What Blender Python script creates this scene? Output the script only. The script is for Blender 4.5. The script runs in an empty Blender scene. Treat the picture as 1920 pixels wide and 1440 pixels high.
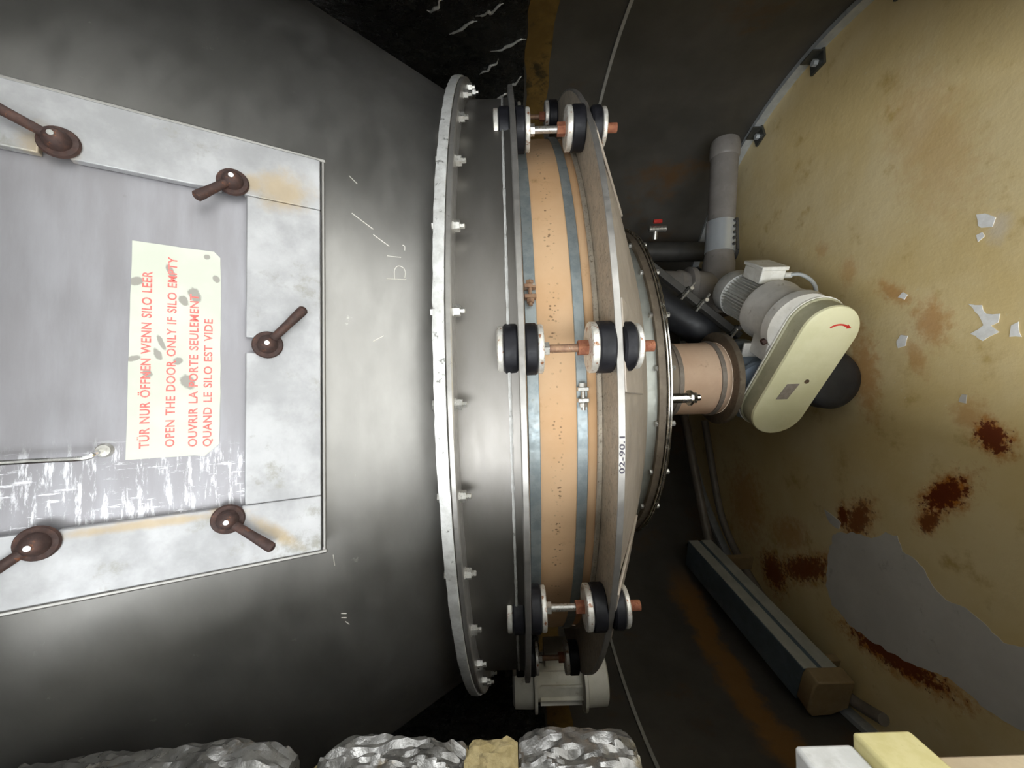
import bpy, math, random
from mathutils import Vector, Matrix, noise
random.seed(7)
scene = bpy.context.scene
COL = scene.collection
R = math.radians
PI = math.pi

# ------------------------------------------------------------------ camera (phone held on its side, so world up is picture left)
EYE = 1.38
ROLL = math.atan(.0297)
cs, sn = math.cos(ROLL), math.sin(ROLL)
cam_data = bpy.data.cameras.new('camera')
cam_data.sensor_width = 36.0
cam_data.lens = 720.0 / 1920.0 * 36.0
cam_data.clip_start = .01
cam = bpy.data.objects.new('camera', cam_data)
COL.objects.link(cam)
cam.matrix_world = Matrix(((-sn, cs, 0, 0), (0, 0, -1, 0), (-cs, -sn, 0, EYE), (0, 0, 0, 1)))
scene.camera = cam

# ------------------------------------------------------------------ daylight: overcast sky, entering by the doorway behind the camera
world = bpy.data.worlds.new('world')
scene.world = world
world.use_nodes = True
bg = world.node_tree.nodes['Background']
bg.inputs[0].default_value = (.93, .97, 1.0, 1)
bg.inputs[1].default_value = 5.0
vs = scene.view_settings
vs.view_transform = 'Standard'
vs.look = 'None'
vs.gamma = 1.0
vs.use_curve_mapping = False
vs.exposure = .9

AX = Vector((0, 1.65, 0))      # silo axis
RW = 1.42                      # inner radius of the skirt
DOOR_L, DOOR_R = -.38, .58     # doorway edges (x)
TH_L, TH_R = math.asin(DOOR_L / RW), math.asin(DOOR_R / RW)

portal = bpy.data.lights.new('doorway_daylight', 'AREA')
portal.shape = 'RECTANGLE'
portal.size = DOOR_R - DOOR_L + .1
portal.size_y = 2.1
portal.cycles.is_portal = True
po = bpy.data.objects.new('doorway_daylight', portal)
COL.objects.link(po)
po.location = ((DOOR_L + DOOR_R) / 2, .19, 1.03)
po.rotation_euler = (R(90), 0, 0)

# ------------------------------------------------------------------ materials
def srgb(h):
    v = [int(h[i:i + 2], 16) / 255 for i in (0, 2, 4)]
    return tuple(c / 12.92 if c <= .04045 else ((c + .055) / 1.055) ** 2.4 for c in v) + (1,)

class NT:
    def __init__(s, name):
        s.m = bpy.data.materials.new(name)
        s.m.use_nodes = True
        s.t = s.m.node_tree
        s.b = s.t.nodes['Principled BSDF']
        s.tc = s.t.nodes.new('ShaderNodeTexCoord')
    def link(s, a, b): s.t.links.new(a, b)
    def put(s, sock, v):
        if hasattr(v, 'is_output'): s.link(v, sock)
        else: sock.default_value = v
    def mapping(s, scale=(1, 1, 1), loc=(0, 0, 0), rot=(0, 0, 0), vec=None):
        n = s.t.nodes.new('ShaderNodeMapping')
        n.inputs['Scale'].default_value = scale
        n.inputs['Location'].default_value = loc
        n.inputs['Rotation'].default_value = rot
        s.link(vec or s.tc.outputs['Object'], n.inputs['Vector'])
        return n.outputs[0]
    def noise(s, scale, detail=5, rough=.6, vec=None, dist=0):
        n = s.t.nodes.new('ShaderNodeTexNoise')
        n.inputs['Scale'].default_value = scale
        n.inputs['Detail'].default_value = detail
        n.inputs['Roughness'].default_value = rough
        n.inputs['Distortion'].default_value = dist
        s.link(vec or s.tc.outputs['Object'], n.inputs['Vector'])
        return n.outputs[0]
    def voronoi(s, scale, vec=None, feature='F1'):
        n = s.t.nodes.new('ShaderNodeTexVoronoi')
        n.feature = feature
        n.inputs['Scale'].default_value = scale
        s.link(vec or s.tc.outputs['Object'], n.inputs['Vector'])
        return n.outputs['Distance']
    def rng(s, v, a, b, lo=0., hi=1.):
        n = s.t.nodes.new('ShaderNodeMapRange')
        n.interpolation_type = 'SMOOTHSTEP'
        s.put(n.inputs[0], v)
        for i, x in enumerate((a, b, lo, hi)): n.inputs[i + 1].default_value = x
        return n.outputs[0]
    def math(s, op, a, b=0.):
        n = s.t.nodes.new('ShaderNodeMath')
        n.operation = op
        s.put(n.inputs[0], a); s.put(n.inputs[1], b)
        return n.outputs[0]
    def mix(s, f, a, b):
        n = s.t.nodes.new('ShaderNodeMix')
        n.data_type = 'RGBA'
        s.put(n.inputs[0], f); s.put(n.inputs[6], a); s.put(n.inputs[7], b)
        return n.outputs[2]
    def spot(s, cx, cy, rx, ry, ang, scale=14, amp=.8, soft=.35, dim='xy'):
        """ragged blotch at (cx, cy): 1 inside, 0 outside, in object coordinates"""
        n = s.t.nodes.new('ShaderNodeMapping')
        n.vector_type = 'TEXTURE'
        n.inputs['Location'].default_value = (cx, cy, 0)
        n.inputs['Rotation'].default_value = (0, 0, ang)
        n.inputs['Scale'].default_value = (rx, ry, 1e3)
        s.link(s.tc.outputs['Object'], n.inputs['Vector'])
        l = s.t.nodes.new('ShaderNodeVectorMath')
        l.operation = 'LENGTH'
        s.link(n.outputs[0], l.inputs[0])
        d = s.math('ADD', l.outputs['Value'], s.math('MULTIPLY', s.math('SUBTRACT', s.noise(scale, 6, .7), .5), amp * 2))
        return s.rng(d, 1.0, 1.0 - soft, 0, 1)
    def bump(s, h, strength=.3, dist=.002):
        n = s.t.nodes.new('ShaderNodeBump')
        n.inputs['Strength'].default_value = strength
        n.inputs['Distance'].default_value = dist
        s.link(h, n.inputs['Height'])
        s.link(n.outputs[0], s.b.inputs['Normal'])
    def done(s, col, rough=.5, metal=0., spec=.5):
        s.put(s.b.inputs['Base Color'], col)
        s.put(s.b.inputs['Roughness'], rough)
        s.put(s.b.inputs['Metallic'], metal)
        s.b.inputs['Specular IOR Level'].default_value = spec
        return s.m

def mat(name, c1, c2=None, rough=.5, metal=0., scale=9, lo=.4, hi=.62, stretch=(1, 1, 1), bump=0., bscale=80,
        c3=None, s3=25, t3=(.6, .7), rvar=.1, spec=.5, bdist=.001):
    n = NT(name)
    vec = n.mapping(stretch)
    a = n.noise(scale, 6, .65, vec)
    col = n.mix(n.rng(a, lo, hi), srgb(c1), srgb(c2 or c1))
    if c3:
        col = n.mix(n.rng(n.noise(s3, 7, .7), t3[0], t3[1]), col, srgb(c3))
    r = n.rng(n.noise(scale * 3, 4, .6, vec), .3, .7, max(.03, rough - rvar), rough + rvar)
    if bump:
        n.bump(n.noise(bscale, 5, .6, vec), bump, bdist)
    return n.done(col, r, metal, spec)

M = {}
M['cone'] = mat('stainless_sheet', '969490', 'a19f9b', .46, .85, 4, .35, .7, (1, 1, 2.5), .05, 40, 'c3c0ba', 30, (.66, .76), .05)
M['cyl'] = mat('stainless_ring', '8a8680', '928e89', .46, .85, 4, .35, .7, (1, 1, 3), .03, 60, rvar=.03)
M['flange'] = mat('steel_flange', 'a5a29d', 'b5b2ad', .38, .75, 20, .35, .7, c3='8b8781', s3=40, t3=(.62, .7))
M['tape'] = mat('sealing_tape', 'c9c8c4', 'e2e2df', .45, .35, 35, .35, .65, bump=.6, bscale=120, c3='77766f', s3=60, t3=(.58, .68))
M['speck'] = mat('speckled_steel', 'a89e8f', 'b7ac9b', .5, .45, 40, .4, .6, c3='7b7060', s3=170, t3=(.56, .64), bump=.1, bscale=150)
M['dish'] = mat('dish_steel', 'a89e92', 'afa599', .5, .45, 6, .4, .6, (1, 1, 1.5), c3='9a9084', s3=6, t3=(.6, .85))
M['galv'] = mat('galvanised_band', '97a2a5', 'a9b2b3', .45, .55, 30, .4, .6, c3='8a8a76', s3=60, t3=(.62, .75))
M['washer'] = mat('zinc_washer', 'd3cfc4', 'e6e3dc', .45, .55, 60, .4, .6, c3='9a6846', s3=75, t3=(.55, .64), bump=.3, bscale=200)
M['nut'] = mat('zinc_nut', 'b9b7b0', 'd0cec8', .35, .8, 60, c3='9b7f5c', s3=90, t3=(.62, .7))
M['rustnut'] = mat('rusty_nut', '84503a', '9a6447', .8, .1, 80, .4, .6, c3='7a4128', s3=120, t3=(.55, .65), bump=.4, bscale=250)
M['rust'] = mat('rusty_iron', '3a2a26', '49332c', .7, .25, 60, .4, .6, c3='74482f', s3=110, t3=(.58, .68), bump=.4, bscale=220)
M['rod'] = mat('threaded_rod', '8d6d58', 'a58468', .6, .4, 70, .4, .6, c3='b7b2a6', s3=40, t3=(.55, .65))
M['rubber'] = mat('black_rubber', '131317', '1a1a1f', .5, 0, 30, bump=.1, bscale=120, spec=.35)
M['alu'] = mat('aluminium_frame', 'c4c3be', 'd6d5d2', .5, .6, 12, .35, .65, bump=.15, bscale=90, c3='b3ae9b', s3=7, t3=(.56, .72))
M['chrome'] = mat('bright_steel', 'dad9d5', 'e8e7e3', .2, 1.0, 20)
M['coupling'] = mat('coupling_steel', 'ccd2d6', 'd3d8dc', .3, .55, 6, rvar=.02)
M['collar'] = mat('collar_steel', 'a2a49c', 'adafa7', .45, .5, 20)
M['brown'] = mat('brown_flange', '6d6254', '7b7061', .55, .35, 30, c3='4c3f33', s3=60, t3=(.58, .7))
M['pvc'] = mat('grey_pvc_pipe', '7f7a75', '8a8580', .42, 0, 12, c3='5a5550', s3=20, t3=(.6, .75))
M['darkpipe'] = mat('dark_pipe', '3c3b39', '464440', .5, .1, 12)
M['hose'] = mat('black_hose', '26272a', '2f3033', .5, 0, 14, bump=.1)
M['motor'] = mat('motor_paint', 'd0d0ca', 'dcdcd7', .5, .1, 25, c3='8d897c', s3=30, t3=(.6, .7), bump=.1)
M['gear'] = mat('gearbox_paint', 'c4c1ba', 'd2cfc8', .55, .1, 14, c3='91897a', s3=22, t3=(.6, .72), bump=.15)
M['tbox'] = mat('terminal_box_paint', 'dfddd4', 'ecebe4', .5, 0, 25, c3='a49a74', s3=26, t3=(.62, .7))
M['guard'] = mat('cream_enamel', 'd9d6ad', 'e0ddb8', .45, 0, 8, c3='b9b48d', s3=60, t3=(.68, .74), bump=.03)
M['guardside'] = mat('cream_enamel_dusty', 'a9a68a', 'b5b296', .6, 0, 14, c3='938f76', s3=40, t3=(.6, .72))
M['valve'] = mat('blue_grey_casting', '8b98a6', '9aa6b2', .55, .15, 16, c3='6a747f', s3=24, t3=(.6, .72), bump=.2, bscale=60)
M['plate'] = mat('grey_plate', '8f867d', '9b9289', .5, .2, 60)
M['redpaint'] = mat('red_paint', 'c8322b', 'd64038', .5, 0, 60)
M['redink'] = mat('red_ink', 'e2625c', 'ea7a73', .6, 0, 160, c3='f0c9be', s3=260, t3=(.66, .74))
M['darkhole'] = mat('dark_hole', '5b4a37', '3d3226', .8, 0, 60)
M['vib'] = mat('vibrator_white', 'cfccbf', 'dad7cb', .5, 0, 14, c3='a8a393', s3=18, t3=(.6, .75))
M['foil'] = mat('crumpled_foil', '73716d', '8a8884', .36, .85, 20, .4, .6, c3='7d6a48', s3=9, t3=(.58, .70), bump=.6, bscale=60, bdist=.003)
M['wool'] = mat('mineral_wool', '85764f', '9c8d66', .95, 0, 40, c3='6f6143', s3=60, t3=(.52, .66), bump=.8, bscale=110, bdist=.004)
M['foamw'] = mat('white_foam', 'c2c1bc', 'cdccc8', .8, 0, 30, c3='b4b2ac', s3=14, t3=(.6, .75), bump=.3, bscale=150)
M['foamy'] = mat('yellow_foam', 'bfb47d', 'c7bc88', .75, 0, 30, c3='aea36c', s3=60, t3=(.62, .75), bump=.15, bscale=200)
M['plank'] = mat('stained_board', 'b3a184', 'c4b396', .7, 0, 8, c3='6f4a22', s3=10, t3=(.60, .70), bump=.2)
M['fixblue'] = mat('blue_grey_housing', '5d6b74', '687781', .5, .2, 8)
M['fixwhite'] = mat('pale_strip', 'a9aaa0', 'b6b7ad', .5, 0, 10)
M['fixcap'] = mat('beige_end_cap', '8f7a58', '9a8562', .5, 0, 10)
M['conduit'] = mat('grey_conduit', '7e766c', '8a8278', .5, .1, 10)
M['cable'] = mat('grey_cable', '9fa3a3', 'aaaeae', .5, 0, 10)
M['trim'] = mat('galvanised_bar', 'c0c5c7', 'd0d4d5', .4, .3, 20, c3='5f6162', s3=12, t3=(.6, .75))
M['bracket'] = mat('dark_bracket', '4a4a45', '56564f', .5, .4, 30)
M['white'] = mat('white_primer', 'f0efec', 'fafaf8', .6, 0, 40, bump=.3, bscale=90)
M['primer'] = mat('grey_primer', 'cbc7c1', 'd5d1cb', .75, 0, 5, .35, .7, c3='a9a59e', s3=12, t3=(.58, .75), bump=.25, bscale=30)
M['chalk'] = mat('scratched_bare_metal', 'd9d5cc', 'e6e3dc', .5, .4, 60)
M['ink'] = mat('dark_marker_ink', '4a4650', '57535c', .7, 0, 60)
M['concrete'] = mat('outside_concrete', 'bbb9b5', 'c5c3bf', .9, 0, 6)

def sign_material():
    n = NT('sign_film')
    col = n.mix(n.rng(n.noise(8, 4), .4, .65), srgb('b9bcae'), srgb('c2c4b7'))
    m = None
    for cx, cy, rx, ry in ((-.046, .338, .011, .008), (.066, .332, .012, .007), (.093, .356, .012, .004), (-.012, .367, .009, .004),
                           (.003, .364, .011, .003), (.077, .388, .006, .008), (-.018, .389, .004, .008), (-.036, .376, .006, .005),
                           (-.02, .348, .005, .006), (.118, .32, .004, .004), (.09, .31, .006, .004), (.058, .343, .008, .005)):
        d = n.spot(cx, cy, rx, ry, .4, 120, .45, .3)
        m = d if m is None else n.math('MAXIMUM', m, d)
    col = n.mix(m, col, srgb('8d8a82'))
    return n.done(col, .45)
M['sign'] = sign_material()

def panel_material():
    n = NT('aluminium_door_sheet')
    v = n.mapping((1, 5, 1))
    col = n.mix(n.rng(n.noise(6, 5, .6, v), .35, .7), srgb('8d8b8e'), srgb('99989c'))
    # chalky rub marks and scratches on the lower hinge side
    zone = n.spot(-.17, .38, .06, .30, 0, 10, .35, .5)
    scr = n.rng(n.noise(20, 8, .75, n.mapping((1.0, 6, 1), rot=(0, 0, .3))), .52, .62)
    scr2 = n.rng(n.noise(24, 8, .75, n.mapping((7, 1, 1))), .57, .64)
    col = n.mix(n.math('MULTIPLY', zone, n.math('MULTIPLY', n.math('MAXIMUM', scr, scr2), .8)), col, srgb('e6e6ea'))
    col = n.mix(n.math('MULTIPLY', n.rng(n.voronoi(34), .09, .05), n.rng(n.noise(5, 3), .5, .6)), col, srgb('7b7875'))
    n.bump(n.noise(50, 5, .6, v), .06, .001)
    return n.done(col, n.rng(n.noise(10, 4), .3, .7, .36, .5), .6)
M['panel'] = panel_material()

def frame_material():
    n = NT('aluminium_frame_plate')
    col = n.mix(n.rng(n.noise(9, 6, .65), .35, .65), srgb('969697'), srgb('aeaeaf'))
    col = n.mix(n.rng(n.noise(16, 7, .7), .55, .7), col, srgb('8f8e87'))
    grime = None
    for cx, cy, rx, ry, a in ((.225, .235, .04, .05, .2), (-.25, .24, .012, .05, -.7), (-.215, .37, .008, .11, 0), (-.21, .30, .02, .02, 0), (.22, .46, .03, .03, 0), (.225, .27, .02, .02, 0)):
        d = n.spot(cx, cy, rx, ry, a, 40, .6, .8)
        grime = d if grime is None else n.math('MAXIMUM', grime, d)
    col = n.mix(n.math('MULTIPLY', grime, .6), col, srgb('a58e63'))
    n.bump(n.noise(70, 6, .65), .2, .001)
    return n.done(col, n.rng(n.noise(20, 4), .3, .7, .42, .6), .55)
M['frame'] = frame_material()

def sleeve_material():
    n = NT('tan_rubber_sleeve')
    col = n.mix(n.rng(n.noise(4, 5, .6), .35, .68), srgb('dcb286'), srgb('e7c29a'))
    spk = n.math('MULTIPLY', n.rng(n.voronoi(130, n.mapping((1, 1, .8))), .34, .22), n.rng(n.noise(30, 4), .44, .58))
    sep = n.t.nodes.new('ShaderNodeSeparateXYZ')
    n.link(n.tc.outputs['Object'], sep.inputs[0])
    band = n.rng(n.math('ABSOLUTE', n.math('SUBTRACT', sep.outputs[2], EYE - .088)), .016, .004)
    col = n.mix(n.math('MULTIPLY', n.math('MULTIPLY', spk, band), .85), col, srgb('7d6047'))
    col = n.mix(n.rng(n.noise(14, 6, .7), .6, .8), col, srgb('b58a60'))
    return n.done(col, .6, 0, .3)
M['sleeve'] = sleeve_material()
M['sleeve2'] = mat('pale_rubber_sleeve', 'dcbb9f', 'e6c9ae', .55, 0, 5, .35, .65, c3='b58e6e', s3=9, t3=(.6, .75), spec=.3)

def floor_material():
    n = NT('peeling_floor_paint')
    base = n.mix(n.rng(n.noise(2.2, 6, .6), .35, .68), srgb('e0c78d'), srgb('ead6a6'))
    base = n.mix(n.rng(n.noise(7, 7, .65), .55, .75), base, srgb('c3a564'))
    base = n.mix(n.rng(n.noise(38, 6, .7), .62, .72), base, srgb('e8dab4'))
    spots = [(-.195, 1.108, .055, .04, .5, 1.0), (-.40, 1.235, .095, .045, -.75, 1.0), (-.50, 1.285, .05, .03, -.6, .8),
             (.29, 1.385, .07, .025, .9, .55), (.16, 1.26, .07, .05, .3, .55), (.05, 1.31, .06, .025, .4, .45),
             (.01, 1.50, .16, .05, .1, .55), (.415, 1.562, .05, .035, 0, .35), (.547, 1.691, .035, .03, 0, .3),
             (-.138, 1.158, .05, .04, 0, .45), (-.59, 1.55, .10, .05, -.5, .75), (-.60, 1.62, .05, .03, 0, .9),
             (-1.05, 1.42, .05, .20, .1, .95), (-.93, 1.85, .06, .20, .5, .8), (-1.05, 2.07, .10, .10, 0, .8), (-.80, 1.95, .07, .12, .4, .5),
             (.75, 1.25, .25, .10, .3, .2), (-.75, 2.3, .2, .15, 0, .5)]
    halo = core = None
    for cx, cy, rx, ry, a, w in spots:
        h = n.math('MULTIPLY', n.spot(cx, cy, rx * 1.6, ry * 1.6, a, 30, 1.0, .8), w)
        halo = h if halo is None else n.math('MAXIMUM', halo, h)
        if w > .7:
            c = n.math('MULTIPLY', n.spot(cx, cy, rx * .95, ry * .95, a, 55, 1.7, .35), w)
            core = c if core is None else n.math('MAXIMUM', core, c)
    base = n.mix(n.math('MULTIPLY', n.spot(.40, 1.08, .06, .04, 0, 18, .7, .9), .6), base, srgb('dcd2c4'))
    col = n.mix(halo, base, srgb('bd7420'))
    col = n.mix(core, col, srgb('6e2d0b'))
    n.bump(n.noise(16, 7, .62), .35, .006)
    return n.done(col, n.rng(n.noise(9, 5), .35, .7, .38, .62), 0, .5)
M['floor'] = floor_material()

def wall_material():
    n = NT('dark_skirt_paint')
    col = n.mix(n.rng(n.noise(2.5, 6, .6), .35, .7), srgb('4b4842'), srgb('5b5750'))
    rust = n.rng(n.noise(2.3, 7, .65, n.mapping((1, 1, .8), (3.1, .2, .7))), .55, .70)
    col = n.mix(n.math('MULTIPLY', rust, .75), col, srgb('644726'))
    sep = n.t.nodes.new('ShaderNodeSeparateXYZ')
    n.link(n.tc.outputs['Object'], sep.inputs[0])
    # ragged ochre run-down, low on the left-hand side of the skirt
    d = n.math('ADD', sep.outputs[2], n.math('MULTIPLY', n.noise(6, 6, .7), .22))
    run = n.math('MULTIPLY', n.math('MULTIPLY', n.rng(d, .40, .46), n.rng(d, .60, .52)), n.rng(sep.outputs[0], -1.15, -1.3))
    col = n.mix(n.math('MULTIPLY', run, .8), col, srgb('8e6531'))
    n.bump(n.noise(22, 6, .6), .2, .004)
    return n.done(col, n.rng(n.noise(8, 4), .3, .7, .45, .65), .1, .5)
M['wall'] = wall_material()
M['sheet'] = mat('black_bitumen_sheet', '22221f', '2c2b28', .25, 0, 6, c3='2b2821', s3=9, t3=(.6, .75), bump=.9, bscale=14, bdist=.03, spec=.6)
M['ochre'] = mat('ochre_adhesive', '6a5227', '7a602f', .6, 0, 9, .4, .6, c3='3a311d', s3=7, t3=(.52, .64), bump=.4, bscale=40)
M['glint'] = mat('pale_glint_wrinkle', 'c5c4bd', 'dddcd6', .15, .3, 30, bump=.5, bscale=60)  # pale colour paints the glints on the black sheet's wrinkles
M['seam'] = mat('grey_sealant', 'a3a19a', 'b0aea7', .6, .1, 20)

# ------------------------------------------------------------------ mesh helpers
class MB:
    def __init__(s): s.v = []; s.f = []
    def add(s, vs, fs):
        o = len(s.v)
        s.v += [Vector(v) for v in vs]
        s.f += [tuple(i + o for i in f) for f in fs]
        return s
    def lathe(s, prof, seg=128, a0=0., a1=2 * PI, c=AX, closed=False):
        """spin (radius, z) points about the vertical axis at c; angle 0 faces the camera, positive to the right"""
        full = abs(a1 - a0 - 2 * PI) < 1e-6
        n = seg if full else seg + 1
        vs = []
        for i in range(n):
            a = a0 + (a1 - a0) * i / seg
            sa, ca = math.sin(a), math.cos(a)
            vs += [(c[0] + r * sa, c[1] - r * ca, z) for r, z in prof]
        k = len(prof); fs = []
        for i in range(seg):
            j = (i + 1) % n
            for q in range(k if closed else k - 1):
                w = (q + 1) % k
                fs.append((i * k + q, j * k + q, j * k + w, i * k + w))
        if closed and not full:
            fs.append(tuple(range(k))); fs.append(tuple(reversed(range((n - 1) * k, n * k))))
        return s.add(vs, fs)
    def ring(s, r0, r1, z0, z1, seg=160, a0=0., a1=2 * PI, c=AX, bev=0.):
        b = min(bev, (r1 - r0) / 2.2, (z1 - z0) / 2.2)
        if b > 0:
            p = [(r0, z0), (r1 - b, z0), (r1, z0 + b), (r1, z1 - b), (r1 - b, z1), (r0, z1)]
        else:
            p = [(r0, z0), (r1, z0), (r1, z1), (r0, z1)]
        return s.lathe(p, seg, a0, a1, c, True)
    def cyl(s, p0, p1, r0, r1=None, seg=24, caps=True, off=0.):
        p0, p1 = Vector(p0), Vector(p1)
        r1 = r0 if r1 is None else r1
        d = (p1 - p0).normalized()
        u = d.cross(Vector((0, 0, 1)) if abs(d.z) < .9 else Vector((1, 0, 0))).normalized()
        w = d.cross(u)
        vs = []
        for i in range(seg):
            a = 2 * PI * i / seg + off
            e = u * math.cos(a) + w * math.sin(a)
            vs += [p0 + e * r0, p1 + e * r1]
        fs = [(2 * i, 2 * ((i + 1) % seg), 2 * ((i + 1) % seg) + 1, 2 * i + 1) for i in range(seg)]
        if caps:
            fs.append(tuple(2 * i for i in reversed(range(seg)))); fs.append(tuple(2 * i + 1 for i in range(seg)))
        return s.add(vs, fs)
    def rev(s, p0, d, prof, seg=40):
        """surface of revolution about the line p0 + t*d; prof = (t, radius)"""
        p0, d = Vector(p0), Vector(d).normalized()
        u = d.cross(Vector((0, 0, 1)) if abs(d.z) < .9 else Vector((1, 0, 0))).normalized()
        w = d.cross(u)
        k = len(prof); vs = []
        for i in range(seg):
            a = 2 * PI * i / seg
            e = u * math.cos(a) + w * math.sin(a)
            vs += [p0 + d * t + e * r for t, r in prof]
        fs = []
        for i in range(seg):
            j = (i + 1) % seg
            for q in range(k - 1):
                fs.append((i * k + q, j * k + q, j * k + q + 1, i * k + q + 1))
        fs.append(tuple(i * k for i in reversed(range(seg)))); fs.append(tuple(i * k + k - 1 for i in range(seg)))
        return s.add(vs, fs)
    def box(s, c, size, ax=None):
        c = Vector(c)
        X, Y, Z = ax or (Vector((1, 0, 0)), Vector((0, 1, 0)), Vector((0, 0, 1)))
        X, Y, Z = (Vector(e) for e in (X, Y, Z))
        vs = [c + X * (i * size[0] / 2) + Y * (j * size[1] / 2) + Z * (k * size[2] / 2) for i in (-1, 1) for j in (-1, 1) for k in (-1, 1)]
        return s.add(vs, [(0, 1, 3, 2), (4, 6, 7, 5), (0, 4, 5, 1), (2, 3, 7, 6), (0, 2, 6, 4), (1, 5, 7, 3)])
    def prism(s, poly, O, U, V, N, t0, t1):
        """polygon given in (u, v) on the plane O + uU + vV, extruded along N from t0 to t1"""
        O, U, V, N = (Vector(e) for e in (O, U, V, N))
        n = len(poly)
        vs = [O + U * a + V * b + N * t0 for a, b in poly] + [O + U * a + V * b + N * t1 for a, b in poly]
        fs = [tuple(reversed(range(n))), tuple(range(n, 2 * n))]
        fs += [(i, (i + 1) % n, n + (i + 1) % n, n + i) for i in range(n)]
        return s.add(vs, fs)
    def tube(s, pts, r, seg=12, sub=8):
        pts = [Vector(p) for p in pts]
        P = []
        if len(pts) > 2 and sub > 1:
            for i in range(len(pts) - 1):
                a, b = pts[i], pts[i + 1]
                p = pts[i - 1] if i else a * 2 - b
                q = pts[i + 2] if i + 2 < len(pts) else b * 2 - a
                for j in range(sub):
                    t = j / sub
                    P.append(.5 * ((2 * a) + (b - p) * t + (2 * p - 5 * a + 4 * b - q) * t * t + (3 * a - p - 3 * b + q) * t ** 3))
            P.append(pts[-1])
        else: P = pts
        up = Vector((.21, .13, .97)); vs = []; n = len(P)
        for i, p in enumerate(P):
            d = (P[min(i + 1, n - 1)] - P[max(i - 1, 0)]).normalized()
            u = d.cross(up).normalized(); w = d.cross(u)
            rr = r[min(int(i / max(1, n - 1) * (len(r) - 1) + .5), len(r) - 1)] if isinstance(r, (list, tuple)) else r
            vs += [p + (u * math.cos(2 * PI * k / seg) + w * math.sin(2 * PI * k / seg)) * rr for k in range(seg)]
        fs = []
        for i in range(n - 1):
            for k in range(seg):
                l = (k + 1) % seg
                fs.append((i * seg + k, i * seg + l, (i + 1) * seg + l, (i + 1) * seg + k))
        fs.append(tuple(reversed(range(seg)))); fs.append(tuple(range((n - 1) * seg, n * seg)))
        return s.add(vs, fs)
    def mesh(s, name, base=Vector((0, 0, 0)), smooth=38):
        me = bpy.data.meshes.new(name)
        me.from_pydata([tuple(v - base) for v in s.v], [], s.f)
        me.update()
        import bmesh
        bm = bmesh.new(); bm.from_mesh(me)
        bmesh.ops.recalc_face_normals(bm, faces=bm.faces)
        bm.to_mesh(me); bm.free()
        if smooth:
            for p in me.polygons: p.use_smooth = True
            me.set_sharp_from_angle(angle=R(smooth))
        return me

def wloc(o):
    p = Vector(o.location)
    while o.parent:
        o = o.parent; p = p + Vector(o.location)
    return p
def obj(name, mb, m, parent=None, smooth=38, bevel=0., label=None):
    """link the collected shapes as ONE mesh object; parents are unrotated empties or meshes, so offsets just subtract"""
    base = wloc(parent) if parent else Vector((0, 0, 0))
    o = bpy.data.objects.new(name, mb.mesh(name, base, smooth))
    o.data.materials.append(M[m] if isinstance(m, str) else m)
    COL.objects.link(o)
    if parent: o.parent = parent
    if bevel:
        b = o.modifiers.new('edge', 'BEVEL'); b.width = bevel; b.segments = 2; b.limit_method = 'ANGLE'; b.angle_limit = R(40)
    if label: o['label'] = label
    return o
def tag(o, label, cat, group=None):
    o['label'] = label; o['category'] = cat
    if group: o['group'] = group
    return o
def thing(name, label, cat, loc=(0, 0, 0), group=None):
    o = bpy.data.objects.new(name, None)
    COL.objects.link(o); o.location = loc
    o.empty_display_size = .05
    return tag(o, label, cat, group)
def struct(o): o['kind'] = 'structure'; return o
def copy_tree(src, parent=None):
    c = src.copy(); COL.objects.link(c); c.parent = parent
    for ch in [x for x in src.children]: copy_tree(ch, c)
    return c
def text_mesh(body, width, capheight):
    cu = bpy.data.curves.new('lettering', 'FONT')
    cu.body = body; cu.size = 1; cu.resolution_u = 3; cu.space_word = 1.3; cu.space_character = 1.06; cu.offset = .018
    o = bpy.data.objects.new('lettering', cu); COL.objects.link(o)
    dg = bpy.context.evaluated_depsgraph_get(); dg.update()
    e = o.evaluated_get(dg); me = e.to_mesh()
    vs = [v.co.copy() for v in me.vertices]; fs = [tuple(p.vertices) for p in me.polygons]
    e.to_mesh_clear()
    bpy.data.objects.remove(o); bpy.data.curves.remove(cu)
    x0 = min(v.x for v in vs); x1 = max(v.x for v in vs)
    cap = .69
    return [((v.x - x0) / (x1 - x0) * width, v.y / cap * capheight) for v in vs], fs

# ------------------------------------------------------------------ the setting
g = MB().lathe([(0, -.12), (9, -.12)], 48, c=AX)
struct(obj('ground_outside', g, 'concrete'))

# unseen walls added outside to block sky light, leaving a gap facing the doorway
M['render'] = mat('sky_blocker', '4d4c49', '565551', .9, 0, 3)
struct(obj('sky_blocker_right', MB().box((5.25, -5.2, 7.9), (13.0, .8, 16.0)), 'render'))
struct(obj('sky_blocker_left', MB().box((-10.0, -5.2, 7.9), (12.0, .8, 16.0)), 'render'))

fl = MB().lathe([(0, 0), (.3, 0), (.7, 0), (1.1, 0), (RW + .03, 0), (RW + .03, -.118), (0, -.118)], 128)
floor = struct(obj('floor', fl, 'floor'))

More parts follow.
